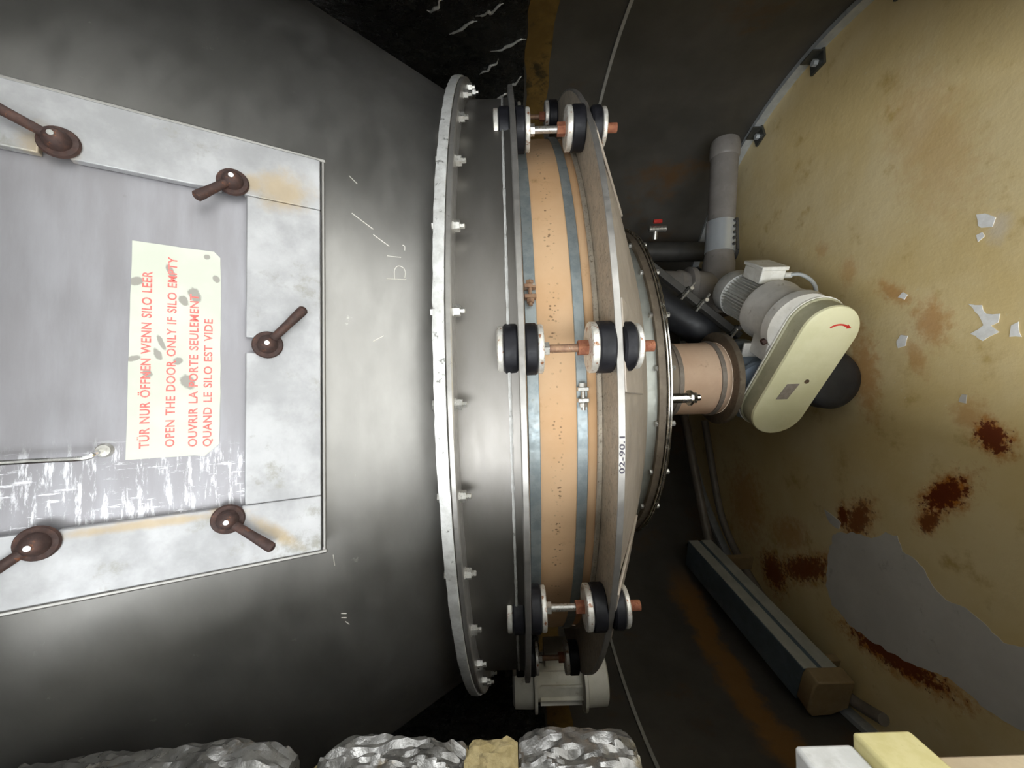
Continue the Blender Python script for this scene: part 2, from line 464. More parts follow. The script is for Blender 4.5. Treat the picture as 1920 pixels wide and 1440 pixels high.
def ragged(poly, amp, step=.012, seed=0):
    out = []
    for i, a in enumerate(poly):
        b = poly[(i + 1) % len(poly)]
        a, b = Vector(a), Vector(b)
        n = max(1, int((b - a).length / step))
        for j in range(n):
            p = a.lerp(b, j / n)
            q = noise.noise_vector(Vector((p.x * 40 + seed, p.y * 40, seed * 3.1)))
            out.append((p.x + q.x * amp, p.y + q.y * amp))
    return out
def patch(poly, amp, m, z=.0015, seed=0, name='bare_patch'):
    return obj(name, MB().prism(ragged(poly, amp, seed=seed), (0, 0, 0), (1, 0, 0), (0, 1, 0), (0, 0, 1), 0, z), m, floor, smooth=0)
patch([(-.697, 1.674), (-.649, 1.573), (-.638, 1.48), (-.6, 1.436), (-.593, 1.393), (-.635, 1.378), (-.649, 1.324), (-.701, 1.284), (-.742, 1.245),
       (-.734, 1.2), (-.75, 1.146), (-.781, 1.097), (-.764, 1.051), (-.799, 1.0), (-.80, .90), (-.97, .90), (-1.001, 1.079), (-1.007, 1.14), (-.986, 1.236),
       (-1.025, 1.335), (-1.036, 1.39), (-1.047, 1.493), (-1.05, 1.60), (-1.013, 1.69), (-.944, 1.72), (-.80, 1.70)], .010, 'primer', seed=1)
for k, (poly, m) in enumerate(((((.454, 1.13), (.455, 1.107), (.43, 1.087), (.407, 1.093), (.41, 1.118)), 'white'),
        (((.199, 1.152), (.19, 1.123), (.16, 1.112), (.154, 1.08), (.133, 1.088), (.127, 1.1), (.107, 1.086), (.087, 1.123), (.111, 1.154), (.13, 1.119), (.163, 1.131)), 'white'),
        (((.118, 1.059), (.128, 1.044), (.088, 1.036), (.089, 1.062)), 'white'),
        (((.267, 1.367), (.283, 1.348), (.27, 1.33), (.253, 1.338)), 'white'),
        (((.112, 1.372), (.134, 1.356), (.126, 1.334), (.093, 1.342), (.088, 1.367)), 'white'),
        (((.395, 1.13), (.40, 1.115), (.385, 1.11), (.378, 1.125)), 'white'),
        (((-.603, 1.719), (-.605, 1.69), (-.632, 1.636), (-.663, 1.645), (-.652, 1.692)), 'primer'),
        (((-.07, 1.18), (-.075, 1.165), (-.10, 1.168), (-.095, 1.185)), 'primer'))):
    patch(poly, .006, m, .0018, seed=5 + k, name='paint_fleck')

def band(name, r, z0, z1, m, thick=.004, parent=None, back_only=True, wob=0.):
    """strip running round the inside of the skirt, leaving the doorway free"""
    mb = MB()
    seg = 150
    a0, a1 = TH_R, TH_L + 2 * PI
    vs = []; fs = []
    for i in range(seg + 1):
        a = a0 + (a1 - a0) * i / seg
        w0 = noise.noise(Vector((a * 9, 3.3, z0))) * wob; w1 = noise.noise(Vector((a * 13, 8.1, z1))) * wob
        for rr, z in ((r, z0 + w0), (r - thick, z0 + w0), (r - thick, z1 + w1), (r, z1 + w1)):
            vs.append((AX.x + rr * math.sin(a), AX.y - rr * math.cos(a), z))
    for i in range(seg):
        for q in range(4):
            w = (q + 1) % 4
            fs.append((i * 4 + q, i * 4 + 4 + q, i * 4 + 4 + w, i * 4 + w))
    fs.append((0, 1, 2, 3)); fs.append((seg * 4 + 3, seg * 4 + 2, seg * 4 + 1, seg * 4))
    mb.add(vs, fs)
    return obj(name, mb, m, parent)

# skirt: closed steel drum with one doorway
ZD0, ZD1, ZTOP = .06, 1.92, 2.30
angs = [TH_L + (TH_R - TH_L) * i / 16 for i in range(17)] + [TH_R + (2 * PI - TH_R + TH_L) * i / 130 for i in range(1, 130)]
zs = [0, ZD0, .4, .8, 1.2, 1.6, ZD1, ZTOP]
mb = MB(); vs_ = []
for a in angs:
    for z in zs: vs_.append((AX.x + RW * math.sin(a), AX.y - RW * math.cos(a), z))
fs_ = []
for i in range(len(angs)):
    j = (i + 1) % len(angs)
    for k in range(len(zs) - 1):
        if i < 16 and 1 <= k < 6: continue
        fs_.append((i * 8 + k, j * 8 + k, j * 8 + k + 1, i * 8 + k + 1))
mb.add(vs_, fs_)
me = bpy.data.meshes.new('wall_skirt'); me.from_pydata([tuple(v) for v in mb.v], [], mb.f)
for p in me.polygons: p.use_smooth = True
wall = bpy.data.objects.new('wall_skirt', me); COL.objects.link(wall); me.materials.append(M['wall'])
so = wall.modifiers.new('thickness', 'SOLIDIFY'); so.thickness = .02; so.offset = 1
struct(wall)
band('wall_lining_sheet', RW - .002, EYE - .10, ZTOP - .1, 'sheet', .006, wall, wob=.01)
band('adhesive_strip', RW - .001, EYE - .215, EYE - .105, 'ochre', .004, wall, wob=.02)
band('sealant_seam', RW - .001, .892, .906, 'seam', .006, wall)

for k, (th, z, ln, tilt) in enumerate(((81, 1.42, .10, .1), (84, 1.53, .12, .25), (77, 1.47, .08, -.2), (88, 1.35, .14, .1), (92, 1.44, .09, -.1), (96, 1.33, .07, .3), (72, 1.56, .10, .2),
                                       (69, 1.40, .12, 0), (99, 1.40, .09, .1), (75, 1.70, .10, .3), (80, 1.62, .07, -.3), (104, 1.36, .06, .2))):
    pts = []
    for i in range(6):
        a = R(th) + (i / 5 - .5) * .04 + noise.noise(Vector((k * 3.1, i * .7, 0))) * .02
        zz = z + (i / 5 - .5) * ln + noise.noise(Vector((i * .9, k * 2.3, 4))) * .015
        rr = RW - .0085 - .004 * math.sin(PI * i / 5)
        pts.append((rr * math.sin(a), AX.y - rr * math.cos(a), zz))
    obj('glint_wrinkle', MB().tube(pts, [.0015, .004, .006, .004, .0015], 8, 4), M['glint'], wall)  # sheet wrinkle with its glint put into the pale colour

# bar screwed round the foot of the wall
tr = struct(band('trim_1', RW - .001, .0, .045, 'trim', .022))
for th in (75.0, 91.0, 108.0, 126, 146, 166):
    a = R(th)
    e = Vector((math.sin(a), -math.cos(a), 0)); tg = Vector((math.cos(a), math.sin(a), 0))
    b = MB().box(AX + e * (RW - .055) + Vector((0, 0, .006)), (.075, .07, .012), (tg, e, (0, 0, 1)))
    b.box(AX + e * (RW - .034) + Vector((0, 0, .03)), (.075, .006, .05), (tg, e, (0, 0, 1)))
    br = obj('bracket', b, 'bracket', tr, bevel=.002)
    p = AX + e * (RW - .06)
    obj('bolt', MB().cyl(p + Vector((0, 0, .012)), p + Vector((0, 0, .03)), .014, seg=6), 'trim', br)

# ------------------------------------------------------------------ silo hopper: cone, ring, bolted flanges
silo = thing('silo_hopper', 'big stainless steel silo cone with bolted flange and framed door opening', 'silo', (0, 1.65, EYE - .024))
ZC = EYE + .123
SL = .577
obj('cone_wall', MB().lathe([(.985, ZC), (1.10, ZC + .115 / SL), (1.25, ZC + .265 / SL), (RW - .006, ZC + (RW - .006 - .985) / SL)], 192), 'cone', silo, smooth=60)
for st_ in ([(.2156, .2026), (.2187, .1828)], [(.1755, .2021), (.1812, .1741)], [(.1781, .191), (.194, .1913), (.2021, .1862), (.2004, .1784), (.1923, .1759), (.1826, .1764)],
            [(.2423, .1812), (.2413, .178), (.2333, .1777)], [(-.2422, .2878), (-.2602, .288)], [(-.3481, .2922), (-.3526, .2858)], [(-.3561, .2935), (-.3607, .287)],
            [(-.367, .2895), (-.3756, .2858)], [(.2473, .2233), (.2338, .2002)], [(.2745, .2539), (.2569, .2238)], [(.0718, .2191), (.0813, .2048)], [(.3426, .2633), (.3326, .2514)]):
    pp = []
    for a_, z_ in st_:
        r_ = .985 + (z_ - .123) * SL + .0003
        pp.append(AX + Vector((r_ * math.sin(a_), -r_ * math.cos(a_), EYE + z_)))
    obj('scratch_mark', MB().tube(pp, .0007, 5, 3), 'chalk', silo)
up_fl = obj('upper_flange', MB().ring(.975, 1.035, EYE + .1065, EYE + .123, 192, bev=.002), 'flange', silo)
low_fl = obj('lower_flange', MB().ring(.975, 1.034, EYE + .095, EYE + .106, 192, bev=.002), 'flange', silo)
# uneven silvery sealing strip smeared over the flange edge
tp = MB(); seg = 420; vs_ = []; fs_ = []
for i in range(seg):
    a = 2 * PI * i / seg
    n1 = noise.noise(Vector((math.sin(a) * 30, math.cos(a) * 30, 1.7))); n2 = noise.noise(Vector((math.sin(a) * 75, math.cos(a) * 75, 6.2)))
    for r, z in ((1.030, EYE + .1245), (1.0375 + n2 * .0012, EYE + .1255 + n1 * .001 + n2 * .0012), (1.0385 + n1 * .001, EYE + .115), (1.0375 + n2 * .0012, EYE + .1065 + n2 * .001), (1.034, EYE + .1065)):
        vs_.append((r * math.sin(a), AX.y - r * math.cos(a), z))
for i in range(seg):
    j = (i + 1) % seg
    for q in range(4): fs_.append((i * 5 + q, j * 5 + q, j * 5 + q + 1, i * 5 + q + 1))
obj('sealing_tape', tp.add(vs_, fs_), 'tape', silo, label='silvery white sealing strip smeared over the flange edge')
obj('cylinder_wall', MB().lathe([(.985, EYE + .096), (.985, EYE + .03), (.985, EYE + .004), (.988, EYE - .013)], 192), 'cyl', silo)
wb = MB(); vs_ = []; fs_ = []; seg = 600
for i in range(seg):
    a = 2 * PI * i / seg
    n1 = .0028 + .0016 * noise.noise(Vector((math.sin(a) * 120, math.cos(a) * 120, 0)))
    for k in range(6):
        b = 2 * PI * k / 6
        r = .986 + n1 * math.cos(b); vs_.append((r * math.sin(a), AX.y - r * math.cos(a), EYE + .004 + n1 * math.sin(b)))
for i in range(seg):
    j = (i + 1) % seg
    for k in range(6):
        l = (k + 1) % 6; fs_.append((i * 6 + k, j * 6 + k, j * 6 + l, i * 6 + l))
obj('weld_bead', wb.add(vs_, fs_), 'tape', silo)
obj('mount_flange', MB().ring(.872, 1.015, EYE - .024, EYE - .012, 192, bev=.0015), 'flange', silo)
# flange bolts: one shape, turned round the axis
def bolt_mesh():
    b = MB()
    p = lambda z: Vector((0, -1.011, z))
    z0 = EYE - silo.location.z
    b.rev(p(.075), (0, 0, 1), [(0, .004), (.001, .0052), (.0085, .0052), (.0085, .0102), (.0185, .0105), (.0185, .0122), (.020, .0122), (.020, .005), (.048, .005), (.048, .0098), (.0575, .0095), (.0575, .003)], 6)
    for v in b.v: v.z += z0
    return b.mesh('bolt', smooth=20)
bm_ = bolt_mesh(); bm_.materials.append(M['nut'])
for k in range(40):
    a = R(-1.8 + 9 * k)
    if math.cos(a) < -.1: continue
    o = bpy.data.objects.new('bolt', bm_); COL.objects.link(o); o.parent = low_fl; o.rotation_euler.z = a

# ------------------------------------------------------------------ access door on the cone
TD = R(3.0); AL = math.atan(SL)
DOUT = Vector((math.sin(TD), -math.cos(TD), 0)); DU = Vector((math.cos(TD), math.sin(TD), 0))
DV = DOUT * math.sin(AL) + Vector((0, 0, math.cos(AL))); DN = DOUT * math.cos(AL) - Vector((0, 0, math.sin(AL)))
DO = AX + Vector((0, 0, ZC)) + DOUT * .985
def dp(u, v, n=0.): return DO + DU * u + DV * v + DN * n
V0, V1 = .187, .79
W2 = .284
fr = MB()
# flat frame plate, four bars, with short notches where the clamps bear on the door
fr.prism([(-.2078, V0), (.2078, V0), (.2078, .277), (.013, .277), (.013, .266), (-.007, .266), (-.007, .277), (-.2078, .277)], DO, DU, DV, DN, .010, .020)
for sgn in (1, -1):
    pts = [(.208, V0)]
    for vc in (.292, .456, .62, .75):
        pts += [(.208, vc - .012), (.215, vc - .012), (.215, vc + .012), (.208, vc + .012)]
    pts += [(.208, V1), (W2, V1), (W2, V0)]
    fr.prism([(sgn * a, b) for a, b in pts], DO, DU, DV, DN, .010, .020)
frame = obj('door_frame', fr, 'frame', silo, smooth=20, bevel=.0015, label='dull aluminium door frame plate with rust-stained clamps')
for sgn in (1, -1):
    obj('door_frame_edge', MB().box(dp(sgn * (W2 + .004), (V0 + V1) / 2, -.02), (.006, V1 - V0 + .016, .07), (DU, DV, DN)), 'cone', silo, smooth=20, bevel=.002)
obj('door_frame_edge', MB().box(dp(0, V0 - .004, -.012), (W2 * 2 + .014, .006, .052), (DU, DV, DN)), 'cone', silo, smooth=20, bevel=.002)

door = thing('access_door', 'grey sheet metal inspection door set into the silo cone', 'door', tuple(dp(0, .28, .006)))
pm = MB().prism([(-.225, .255), (.225, .255), (.225, V1 - .01), (-.225, V1 - .01)], (0, 0, 0), (1, 0, 0), (0, 1, 0), (0, 0, 1), -.004, .0095)
DM = Matrix((DU, DV, DN)).transposed().to_4x4()
def plane_obj(name, mb, m, parent, smooth=20, bevel=0., label=None):
    """mesh kept in (u, v, n) door coordinates, placed on the door plane by its own matrix"""
    o = bpy.data.objects.new(name, mb.mesh(name, smooth=smooth)); COL.objects.link(o)
    o.data.materials.append(M[m])
    o.parent = parent
    o.matrix_local = Matrix.Translation(DO - (wloc(parent) if parent else Vector((0, 0, 0)))) @ DM
    if bevel:
        b = o.modifiers.new('edge', 'BEVEL'); b.width = bevel; b.segments = 2; b.limit_method = 'ANGLE'
    if label: o['label'] = label
    return o
plane_obj('door_panel', pm, 'panel', door, bevel=.0015)
# make the frame use the same plane coordinates so its stains sit where they belong
fm = MB(); fm.v = [Vector(((v - DO).dot(DU), (v - DO).dot(DV), (v - DO).dot(DN))) for v in fr.v]; fm.f = fr.f
old = frame
frame = plane_obj('door_frame', fm, 'frame', silo, bevel=.0015, label='dull aluminium door frame plate')
bpy.data.objects.remove(old); frame.name = 'door_frame'
wr = MB().tube([dp(-.126, .413, .0095), dp(-.128, .415, .026), dp(-.132, .424, .030), dp(-.131, .47, .030), dp(-.130, .60, .030)], .0028, 8, 5)
obj('grab_wire', wr, 'chrome', door)
obj('grab_wire_boss', MB().cyl(dp(-.126, .412, .0095), dp(-.126, .412, .015), .0085, .0065, 16), 'nut', door)

def clamp(u, v, ang, ln, label):
    t = thing('lever_clamp', label, 'clamp', tuple(dp(u, v, .012)), 'rusty lever clamps round the inspection door')
    a = DU * math.cos(ang) + DV * math.sin(ang)
    obj('washer', MB().rev(dp(u, v, .0195), DN, [(0, .0175), (.002, .0185), (.005, .017), (.006, .010)], 28), 'rust', t)
    obj('hub', MB().rev(dp(u, v, .022), DN, [(0, .0125), (.006, .0120), (.012, .0095), (.0155, .006), (.016, .003)], 24), 'rust', t)
    obj('stud_end', MB().cyl(dp(u, v, .036), dp(u, v, .0405), .0036, .0030, 12), 'chrome', t)
    p = dp(u, v, .029)
    obj('lever', MB().rev(p + a * .006, a + DN * .12, [(0, .0052), (ln * .5, .0056), (ln * .85, .0066), (ln * .96, .0064), (ln, .004), (ln + .001, .001)], 14), 'rust', t)
clamp(.004, .252, math.atan2(-.045, .052), .062, 'rusty lever clamp at the middle of the door edge nearest the flange')
clamp(.221, .292, math.atan2(.033, -.032), .046, 'rusty lever clamp at the upper right frame corner, handle over the door')
clamp(.224, .452, math.atan2(.040, .017), .062, 'rusty lever clamp with long thin handle at the frame side near picture top left')
clamp(-.222, .294, math.atan2(-.051, -.044), .060, 'rusty lever clamp at the lower frame corner, handle pointing to the flange')
clamp(-.219, .458, math.atan2(.045, -.035), .062, 'rusty lever clamp cut by the left picture edge below the scratched panel')

# warning notice on the door
sign = bpy.data.objects.new('warning_notice', None)
sgm = MB().prism(ragged([(-.139, .394), (-.139, .330), (-.141, .3205), (-.1265, .305), (-.06, .3045), (.02, .305), (.09, .3052), (.119, .306), (.1265, .313), (.1265, .3925)], .0007, .006, 9),
                 (0, 0, 0), (1, 0, 0), (0, 1, 0), (0, 0, 1), .0097, .0103)
bpy.data.objects.remove(sign)
sign = thing('warning_notice', 'pale cream notice with red lettering in three languages stuck on door', 'notice', tuple(dp(-.14, .305, .012)))
plane_obj('notice_film', sgm, 'sign', sign, smooth=0)
for body, v, u0, u1, ch in (('TÜR NUR ÖFFNEN WENN SILO LEER', .3735, -.1265, .0905, .0088), ('OPEN THE DOOR ONLY IF SILO EMPTY', .350, -.1265, .112, .0086),
                            ('OUVRIR LA PORTE SEULEMENT', .328, -.128, .067, .0086), ('QUAND LE SILO EST VIDE', .3135, -.129, .036, .0084)):
    vs2, fs2 = text_mesh(body, u1 - u0, ch)
    o = plane_obj('lettering', MB().add([(a + u0, b + v, .0106) for a, b in vs2], fs2), 'redink', sign, smooth=0)

# ------------------------------------------------------------------ tan rubber sleeve and its two band clamps
sl = MB().lathe([(.874, EYE - .0245), (.880, EYE - .03), (.884, EYE - .06), (.8855, EYE - .1), (.884, EYE - .14), (.880, EYE - .172), (.872, EYE - .178)], 192)
tag(obj('flexible_sleeve', sl, 'sleeve', smooth=60), 'wide tan rubber sleeve joining silo ring to vibrating dish', 'sleeve')
def band_clamp(z0, z1, th, label, rusty):
    t = thing('band_clamp', label, 'clamp', (0, 1.65, z0), 'steel band clamps round the tan sleeve')
    obj('band', MB().ring(.8855, .8895, z0, z1, 192, bev=.001), 'galv', t)
    a = R(th); e = Vector((math.sin(a), -math.cos(a), 0)); tg = Vector((math.cos(a), math.sin(a), 0)); zc = (z0 + z1) / 2
    c = AX + e * .898 + Vector((0, 0, zc))
    m = 'rod' if rusty else 'nut'
    obj('clamp_lug', MB().box(c - tg * .011, (.008, .016, z1 - z0), (tg, e, (0, 0, 1))), m, t, bevel=.001)
    obj('clamp_lug', MB().box(c + tg * .011, (.008, .016, z1 - z0), (tg, e, (0, 0, 1))), m, t, bevel=.001)
    c = c + e * .002
    obj('clamp_screw', MB().cyl(c - tg * .030, c + tg * .022, .0042, seg=10).cyl(c - tg * .024, c - tg * .016, .008, seg=6).cyl(c + tg * .016, c + tg * .023, .008, seg=6), m, t)
band_clamp(EYE - .0535, EYE - .030, 11.8, 'blue-grey band clamp on the sleeve edge by the silo ring, brownish screw', True)
band_clamp(EYE - .149, EYE - .1275, -1.6, 'blue-grey band clamp on the sleeve edge by the dish, bright screw', False)

# ------------------------------------------------------------------ vibrating dish below the sleeve
dish = thing('vibrating_dish', 'dished steel silo outlet with wide rim, held by rubber mounts beside the tan sleeve', 'silo outlet', (0, 1.65, EYE - .60))
obj('rim_flange', MB().ring(.86, 1.0, EYE - .190, EYE - .179, 192, bev=.0015), 'speck', dish)
obj('rim_edge', MB().ring(.998, 1.0015, EYE - .1905, EYE - .1785, 192, bev=.0005), 'flange', dish)
obj('spigot_lip', MB().ring(.884, .891, EYE - .179, EYE - .168, 192, bev=.002), 'speck', dish)
obj('dish_shell', MB().lathe([(.985, EYE - .1905), (.95, EYE - .209), (.90, EYE - .236), (.80, EYE - .286), (.70, EYE - .331), (.64, EYE - .356), (.583, EYE - .376)], 192), 'dish', dish, smooth=60)
obj('collar', MB().lathe([(.585, EYE - .372), (.587, EYE - .402), (.5, EYE - .402)], 160), 'collar', dish)
ring4 = obj('outlet_flange', MB().ring(.50, .602, EYE - .423, EYE - .402, 160, bev=.001), 'brown', dish)
obj('clamp_rim', MB().ring(.55, .610, EYE - .428, EYE - .424, 160, bev=.001), 'chrome', dish)
obj('clamp_rim', MB().ring(.55, .608, EYE - .437, EYE - .432, 160, bev=.001), 'chrome', dish)
obj('outlet_cone', MB().lathe([(.56, EYE - .437), (.40, EYE - .50), (.20, EYE - .585), (.155, EYE - .61), (.152, EYE - .67)], 96), 'dish', dish, smooth=60)
for k in range(24):
    a = R(3 + 15 * k)
    if math.cos(a) < -.1: continue
    p = AX + Vector((math.sin(a), -math.cos(a), 0)) * .592
    prof = [(0, .003), (0, .008), (.013, .008), (.013, .004), (.048, .004), (.048, .008), (.056, .008), (.056, .003)]
    obj('bolt', MB().rev(p + Vector((0, 0, EYE - .450)), (0, 0, 1), prof, 6), 'nut', ring4, smooth=20)
for th in (-5.5,):
    a = R(th); p = AX + Vector((math.sin(a), -math.cos(a), 0)) * .565
    obj('levelling_stud', MB().cyl(p + Vector((0, 0, EYE - .437)), p + Vector((0, 0, EYE - .498)), .014, seg=20)
        .cyl(p + Vector((0, 0, EYE - .498)), p + Vector((0, 0, EYE - .505)), .022, seg=24).cyl(p + Vector((0, 0, EYE - .505)), p + Vector((0, 0, EYE - .518)), .0165, seg=6)
        .cyl(p + Vector((0, 0, EYE - .518)), p + Vector((0, 0, EYE - .530)), .009, seg=12), 'chrome', dish)
NM = 11
MTH = [3.6 + 360 / NM * k for k in range(NM)]
for th in MTH:
    if math.cos(R(th)) < -.2: continue
    a = R(th); e = Vector((math.sin(a), -math.cos(a), 0)); tg = Vector((math.cos(a), math.sin(a), 0))
    dn = (Vector((0, 0, -.095)) - e * .195)
    ln = dn.length; dn.normalize()
    pc = AX + e * .997 + Vector((0, 0, EYE - .1905))
    nn = dn.cross(tg).normalized()
    b = MB().box(pc + dn * (ln / 2 + .002), (.165, ln, .006), (tg, dn, nn))
    obj('mount_pad', b, 'dish', dish, bevel=.002)
# digits written on the rim edge
vs2, fs2 = text_mesh('02-90.1', .066, .0088)
ma = []
for x, y in vs2:
    a = R(-9.2) + x / 1.0018
    ma.append((1.0022 * math.sin(a), AX.y - 1.0022 * math.cos(a), EYE - .1890 + y))
obj('lettering', MB().add(ma, fs2), 'ink', dish, smooth=0)

# ------------------------------------------------------------------ rubber mounts between the two flanges
def mount_proto():
    t = thing('rubber_mount', 'x', 'mount', (0, 0, 0), 'rubber buffer mounts round the vibrating dish')
    Z = lambda d: Vector((0, 0, d + .255))
    def c(nm, d1, d0, r, m, seg=32, bev=.002):
        obj(nm, MB().rev(Z(d0), (0, 0, 1), [(0, r - bev), (bev, r), (d1 - d0 - bev, r), (d1 - d0, r - bev)], seg), m, t)
    obj('rod', MB().cyl(Z(-.254), Z(.053), .0075, seg=14), 'rod', t)
    tp_ = []
    for k in range(7): tp_ += [(k * .0022, .0078), (k * .0022 + .0011, .0092)]
    obj('thread', MB().rev(Z(.0365), (0, 0, 1), tp_, 14), 'nut', t, smooth=0)
    obj('nut', MB().cyl(Z(.0236), Z(.0365), .0135, seg=6), 'nut', t)
    c('washer', .0236, .0125, .043, 'washer')
    c('rubber_buffer', .0125, -.0118, .0465, 'rubber', bev=.003)
    c('rubber_buffer', -.0242, -.046, .0465, 'rubber', bev=.003)
    c('washer', -.046, -.0565, .044, 'washer')
    obj('nut', MB().cyl(Z(-.0565), Z(-.068), .0125, seg=6), 'nut', t)
    obj('nut', MB().cyl(Z(-.119), Z(-.137), .0145, seg=6), 'rustnut', t)
    c('washer', -.137, -.150, .0455, 'washer')
    c('rubber_buffer', -.150, -.1785, .0465, 'rubber', bev=.003)
    c('rubber_buffer', -.1925, -.216, .044, 'rubber', bev=.004)
    c('washer', -.216, -.226, .041, 'washer')
    obj('rod_end', MB().cyl(Z(-.226), Z(-.254), .0105, seg=12), 'rustnut', t)
    return t
mp = mount_proto()
labels = {0: 'rubber buffer mount nearest the camera, rusty rod across the middle of sleeve', 1: 'rubber buffer mount near picture top with pale clean rod',
          10: 'shaded rubber buffer mount low in the picture beside the sleeve end', 9: 'dark rubber buffer mount half hidden above the white vibrator motor',
          2: 'rubber buffer mount mostly hidden behind the topmost mount'}
first = True
for k in (0, 1, 10, 9, 2):
    o = mp if first else copy_tree(mp)
    first = False
    a = R(MTH[k]); p = AX + Vector((math.sin(a), -math.cos(a), 0)) * .968
    o.location = (p.x, p.y, EYE - .255); o.rotation_euler.z = a + [0, .3, 1.1, 2.0, .7][(0, 1, 10, 9, 2).index(k)]
    o['label'] = labels[k]
    if k in (1, 10):
        for ch in o.children:
            if ch.name.split('.')[0] == 'rod':
                ch.data = ch.data.copy(); ch.data.materials[0] = M['nut']

# white vibrator motor on the far left of the dish
vm = thing('vibrator_motor', 'white vibrator motor with round end covers behind the lowest rubber mounts', 'motor', (-1.10, 1.44, EYE - .31))
vc = Vector((-1.105, 1.44, 0))
def vz(d): return vc + Vector((0, 0, EYE + d))
obj('motor_body', MB().rev(vz(-.225), (0, 0, 1), [(0, .07), (.24, .07)], 32), 'vib', vm)
obj('end_cover', MB().rev(vz(-.315), (0, 0, 1), [(0, .075), (.006, .088), (.075, .09), (.08, .085)], 36), 'vib', vm)
obj('end_cover', MB().rev(vz(-.05), (0, 0, 1), [(0, .085), (.006, .09), (.072, .088), (.08, .075)], 36), 'vib', vm)
obj('flange_disc', MB().cyl(vz(-.236), vz(-.226), .104, seg=36), 'vib', vm)
obj('flange_disc', MB().cyl(vz(-.058), vz(-.048), .104, seg=36), 'vib', vm)
for k in range(10):
    a = R(k * 36); e = Vector((math.cos(a), math.sin(a), 0))
    obj('body_rib', MB().box(vz(-.145) + e * .074, (.014, .006, .15), (e, e.cross(Vector((0, 0, 1))), (0, 0, 1))), 'vib', vm)
obj('mounting_foot', MB().box(vz(-.145) + Vector((.085, .02, 0)), (.05, .10, .11)), 'vib', vm, bevel=.004)

# ------------------------------------------------------------------ lower outlet sleeve
os_ = thing('outlet_sleeve', 'small pale tan rubber sleeve between dish outlet and rotary valve', 'sleeve', (0, 1.65, EYE - .862))
obj('sleeve_tube', MB().lathe([(.150, EYE - .652), (.1535, EYE - .67), (.152, EYE - .70), (.152, EYE - .80), (.155, EYE - .84), (.151, EYE - .862)], 80), 'sleeve2', os_, smooth=60)
obj('band', MB().ring(.150, .158, EYE - .672, EYE - .655, 80, bev=.001), 'plate', os_)
obj('band', MB().ring(.150, .159, EYE - .838, EYE - .820, 80, bev=.001), 'plate', os_)

# ------------------------------------------------------------------ rotary valve, gear motor, chain guard
A = Vector((.482, .876, 0)).normalized(); B = Vector((A.y, -A.x, 0))
G0 = Vector((.135, 1.30, .300)); G1 = Vector((-.137, 1.45, .372))     # lower and upper shaft centres on the guard face
Zv = Vector((0, 0, 1))
rv = thing('rotary_valve', 'blue-grey cast rotary valve between the small tan sleeve and cream guard', 'valve', (0, 1.65, .14))
obj('inlet_flange', MB().ring(.12, .195, EYE - .888, EYE - .864, 80, bev=.002), 'brown', rv)
obj('inlet_neck', MB().lathe([(.15, EYE - .888), (.12, EYE - .93), (.12, EYE - .98)], 48), 'valve', rv)
vcx = Vector((-.005, 1.655, .372))
obj('valve_body', MB().rev(vcx - A * .125, A, [(0, .10), (.01, .135), (.03, .135), (.035, .12), (.215, .12), (.22, .135), (.24, .135), (.25, .10)], 48), 'valve', rv)
obj('shaft_boss', MB().rev(vcx - A * .158, A, [(0, .05), (.04, .06)], 24), 'valve', rv)
obj('outlet_neck', MB().lathe([(.10, .30), (.09, .25), (.10, .235)], 40), 'valve', rv)
for s in (-1, 1):
    obj('casting_web', MB().box(vcx + B * (.10 * s) + Zv * .06, (.012, .10, .12), (B, A, Zv)), 'valve', rv, bevel=.003)
bp = thing('black_pipe', 'black round pipe end lying on floor behind the cream guard', 'pipe', (-.015, 1.7, 0))
obj('pipe_run', MB().cyl((-.02, 1.52, .117), (-.005, 1.95, .117), .112, seg=48), 'hose', bp)
obj('pipe_cap', MB().rev((-.02, 1.52, .117), (-.035, -1, 0), [(-.05, .116), (0, .116), (.012, .108), (.022, .08), (.026, .04)], 48), 'hose', bp)

gm = thing('gear_motor', 'pale grey finned electric gear motor behind the cream chain guard', 'motor', (.38, 1.74, .20))
S0 = Vector((G0.x, G0.y, .338))
def ga(s_, b=0., z=0.): return S0 + A * s_ + B * b + Zv * z
obj('gear_housing', MB().rev(ga(.07), A, [(.015, .085), (.016, .118), (.05, .122), (.055, .115), (.16, .112), (.185, .120), (.20, .120), (.205, .10)], 48), 'gear', gm)
for s_, b_, z_ in ((.10, -.06, .105), (.07, -.10, .045)):
    q = ga(s_, b_, z_)
    d = (B * b_ + Zv * z_).normalized()
    obj('plug', MB().cyl(q - d * .02, q + d * .012, .012, seg=6), 'rust', gm)
obj('housing_foot', MB().box(ga(.14, -.10, .05), (.08, .10, .09), (B, A, Zv)), 'gear', gm, bevel=.004)
obj('housing_tab', MB().box(ga(.19, -.135, .075), (.06, .012, .09), (B, A, Zv)), 'gear', gm, bevel=.004)
obj('motor_body', MB().rev(ga(.275), A, [(0, .088), (.012, .094), (.022, .080), (.22, .080)], 40), 'motor', gm)
fins = MB()
for k in range(44):
    a = 2 * PI * k / 44
    e = B * math.cos(a) + Zv * math.sin(a); f_ = A.cross(e)
    fins.box(ga(.385) + e * .086, (.020, .17, .0032), (e, A, f_))
fo = obj('cooling_fins', fins, 'motor', gm); fo['kind'] = 'stuff'
obj('fan_cowl', MB().rev(ga(.475), A, [(0, .099), (.06, .100), (.08, .094), (.09, .075)], 40), 'motor', gm)
tb = obj('terminal_box', MB().box(ga(.375, .120), (.055, .125, .095), (B, A, Zv)), 'tbox', gm, bevel=.005)
obj('box_lid', MB().box(ga(.375, .153), (.016, .135, .105), (B, A, Zv)), 'tbox', tb, bevel=.003)
obj('cable_gland', MB().cyl(ga(.32, .125, -.045), ga(.32, .125, -.075), .012, seg=10), 'motor', tb)
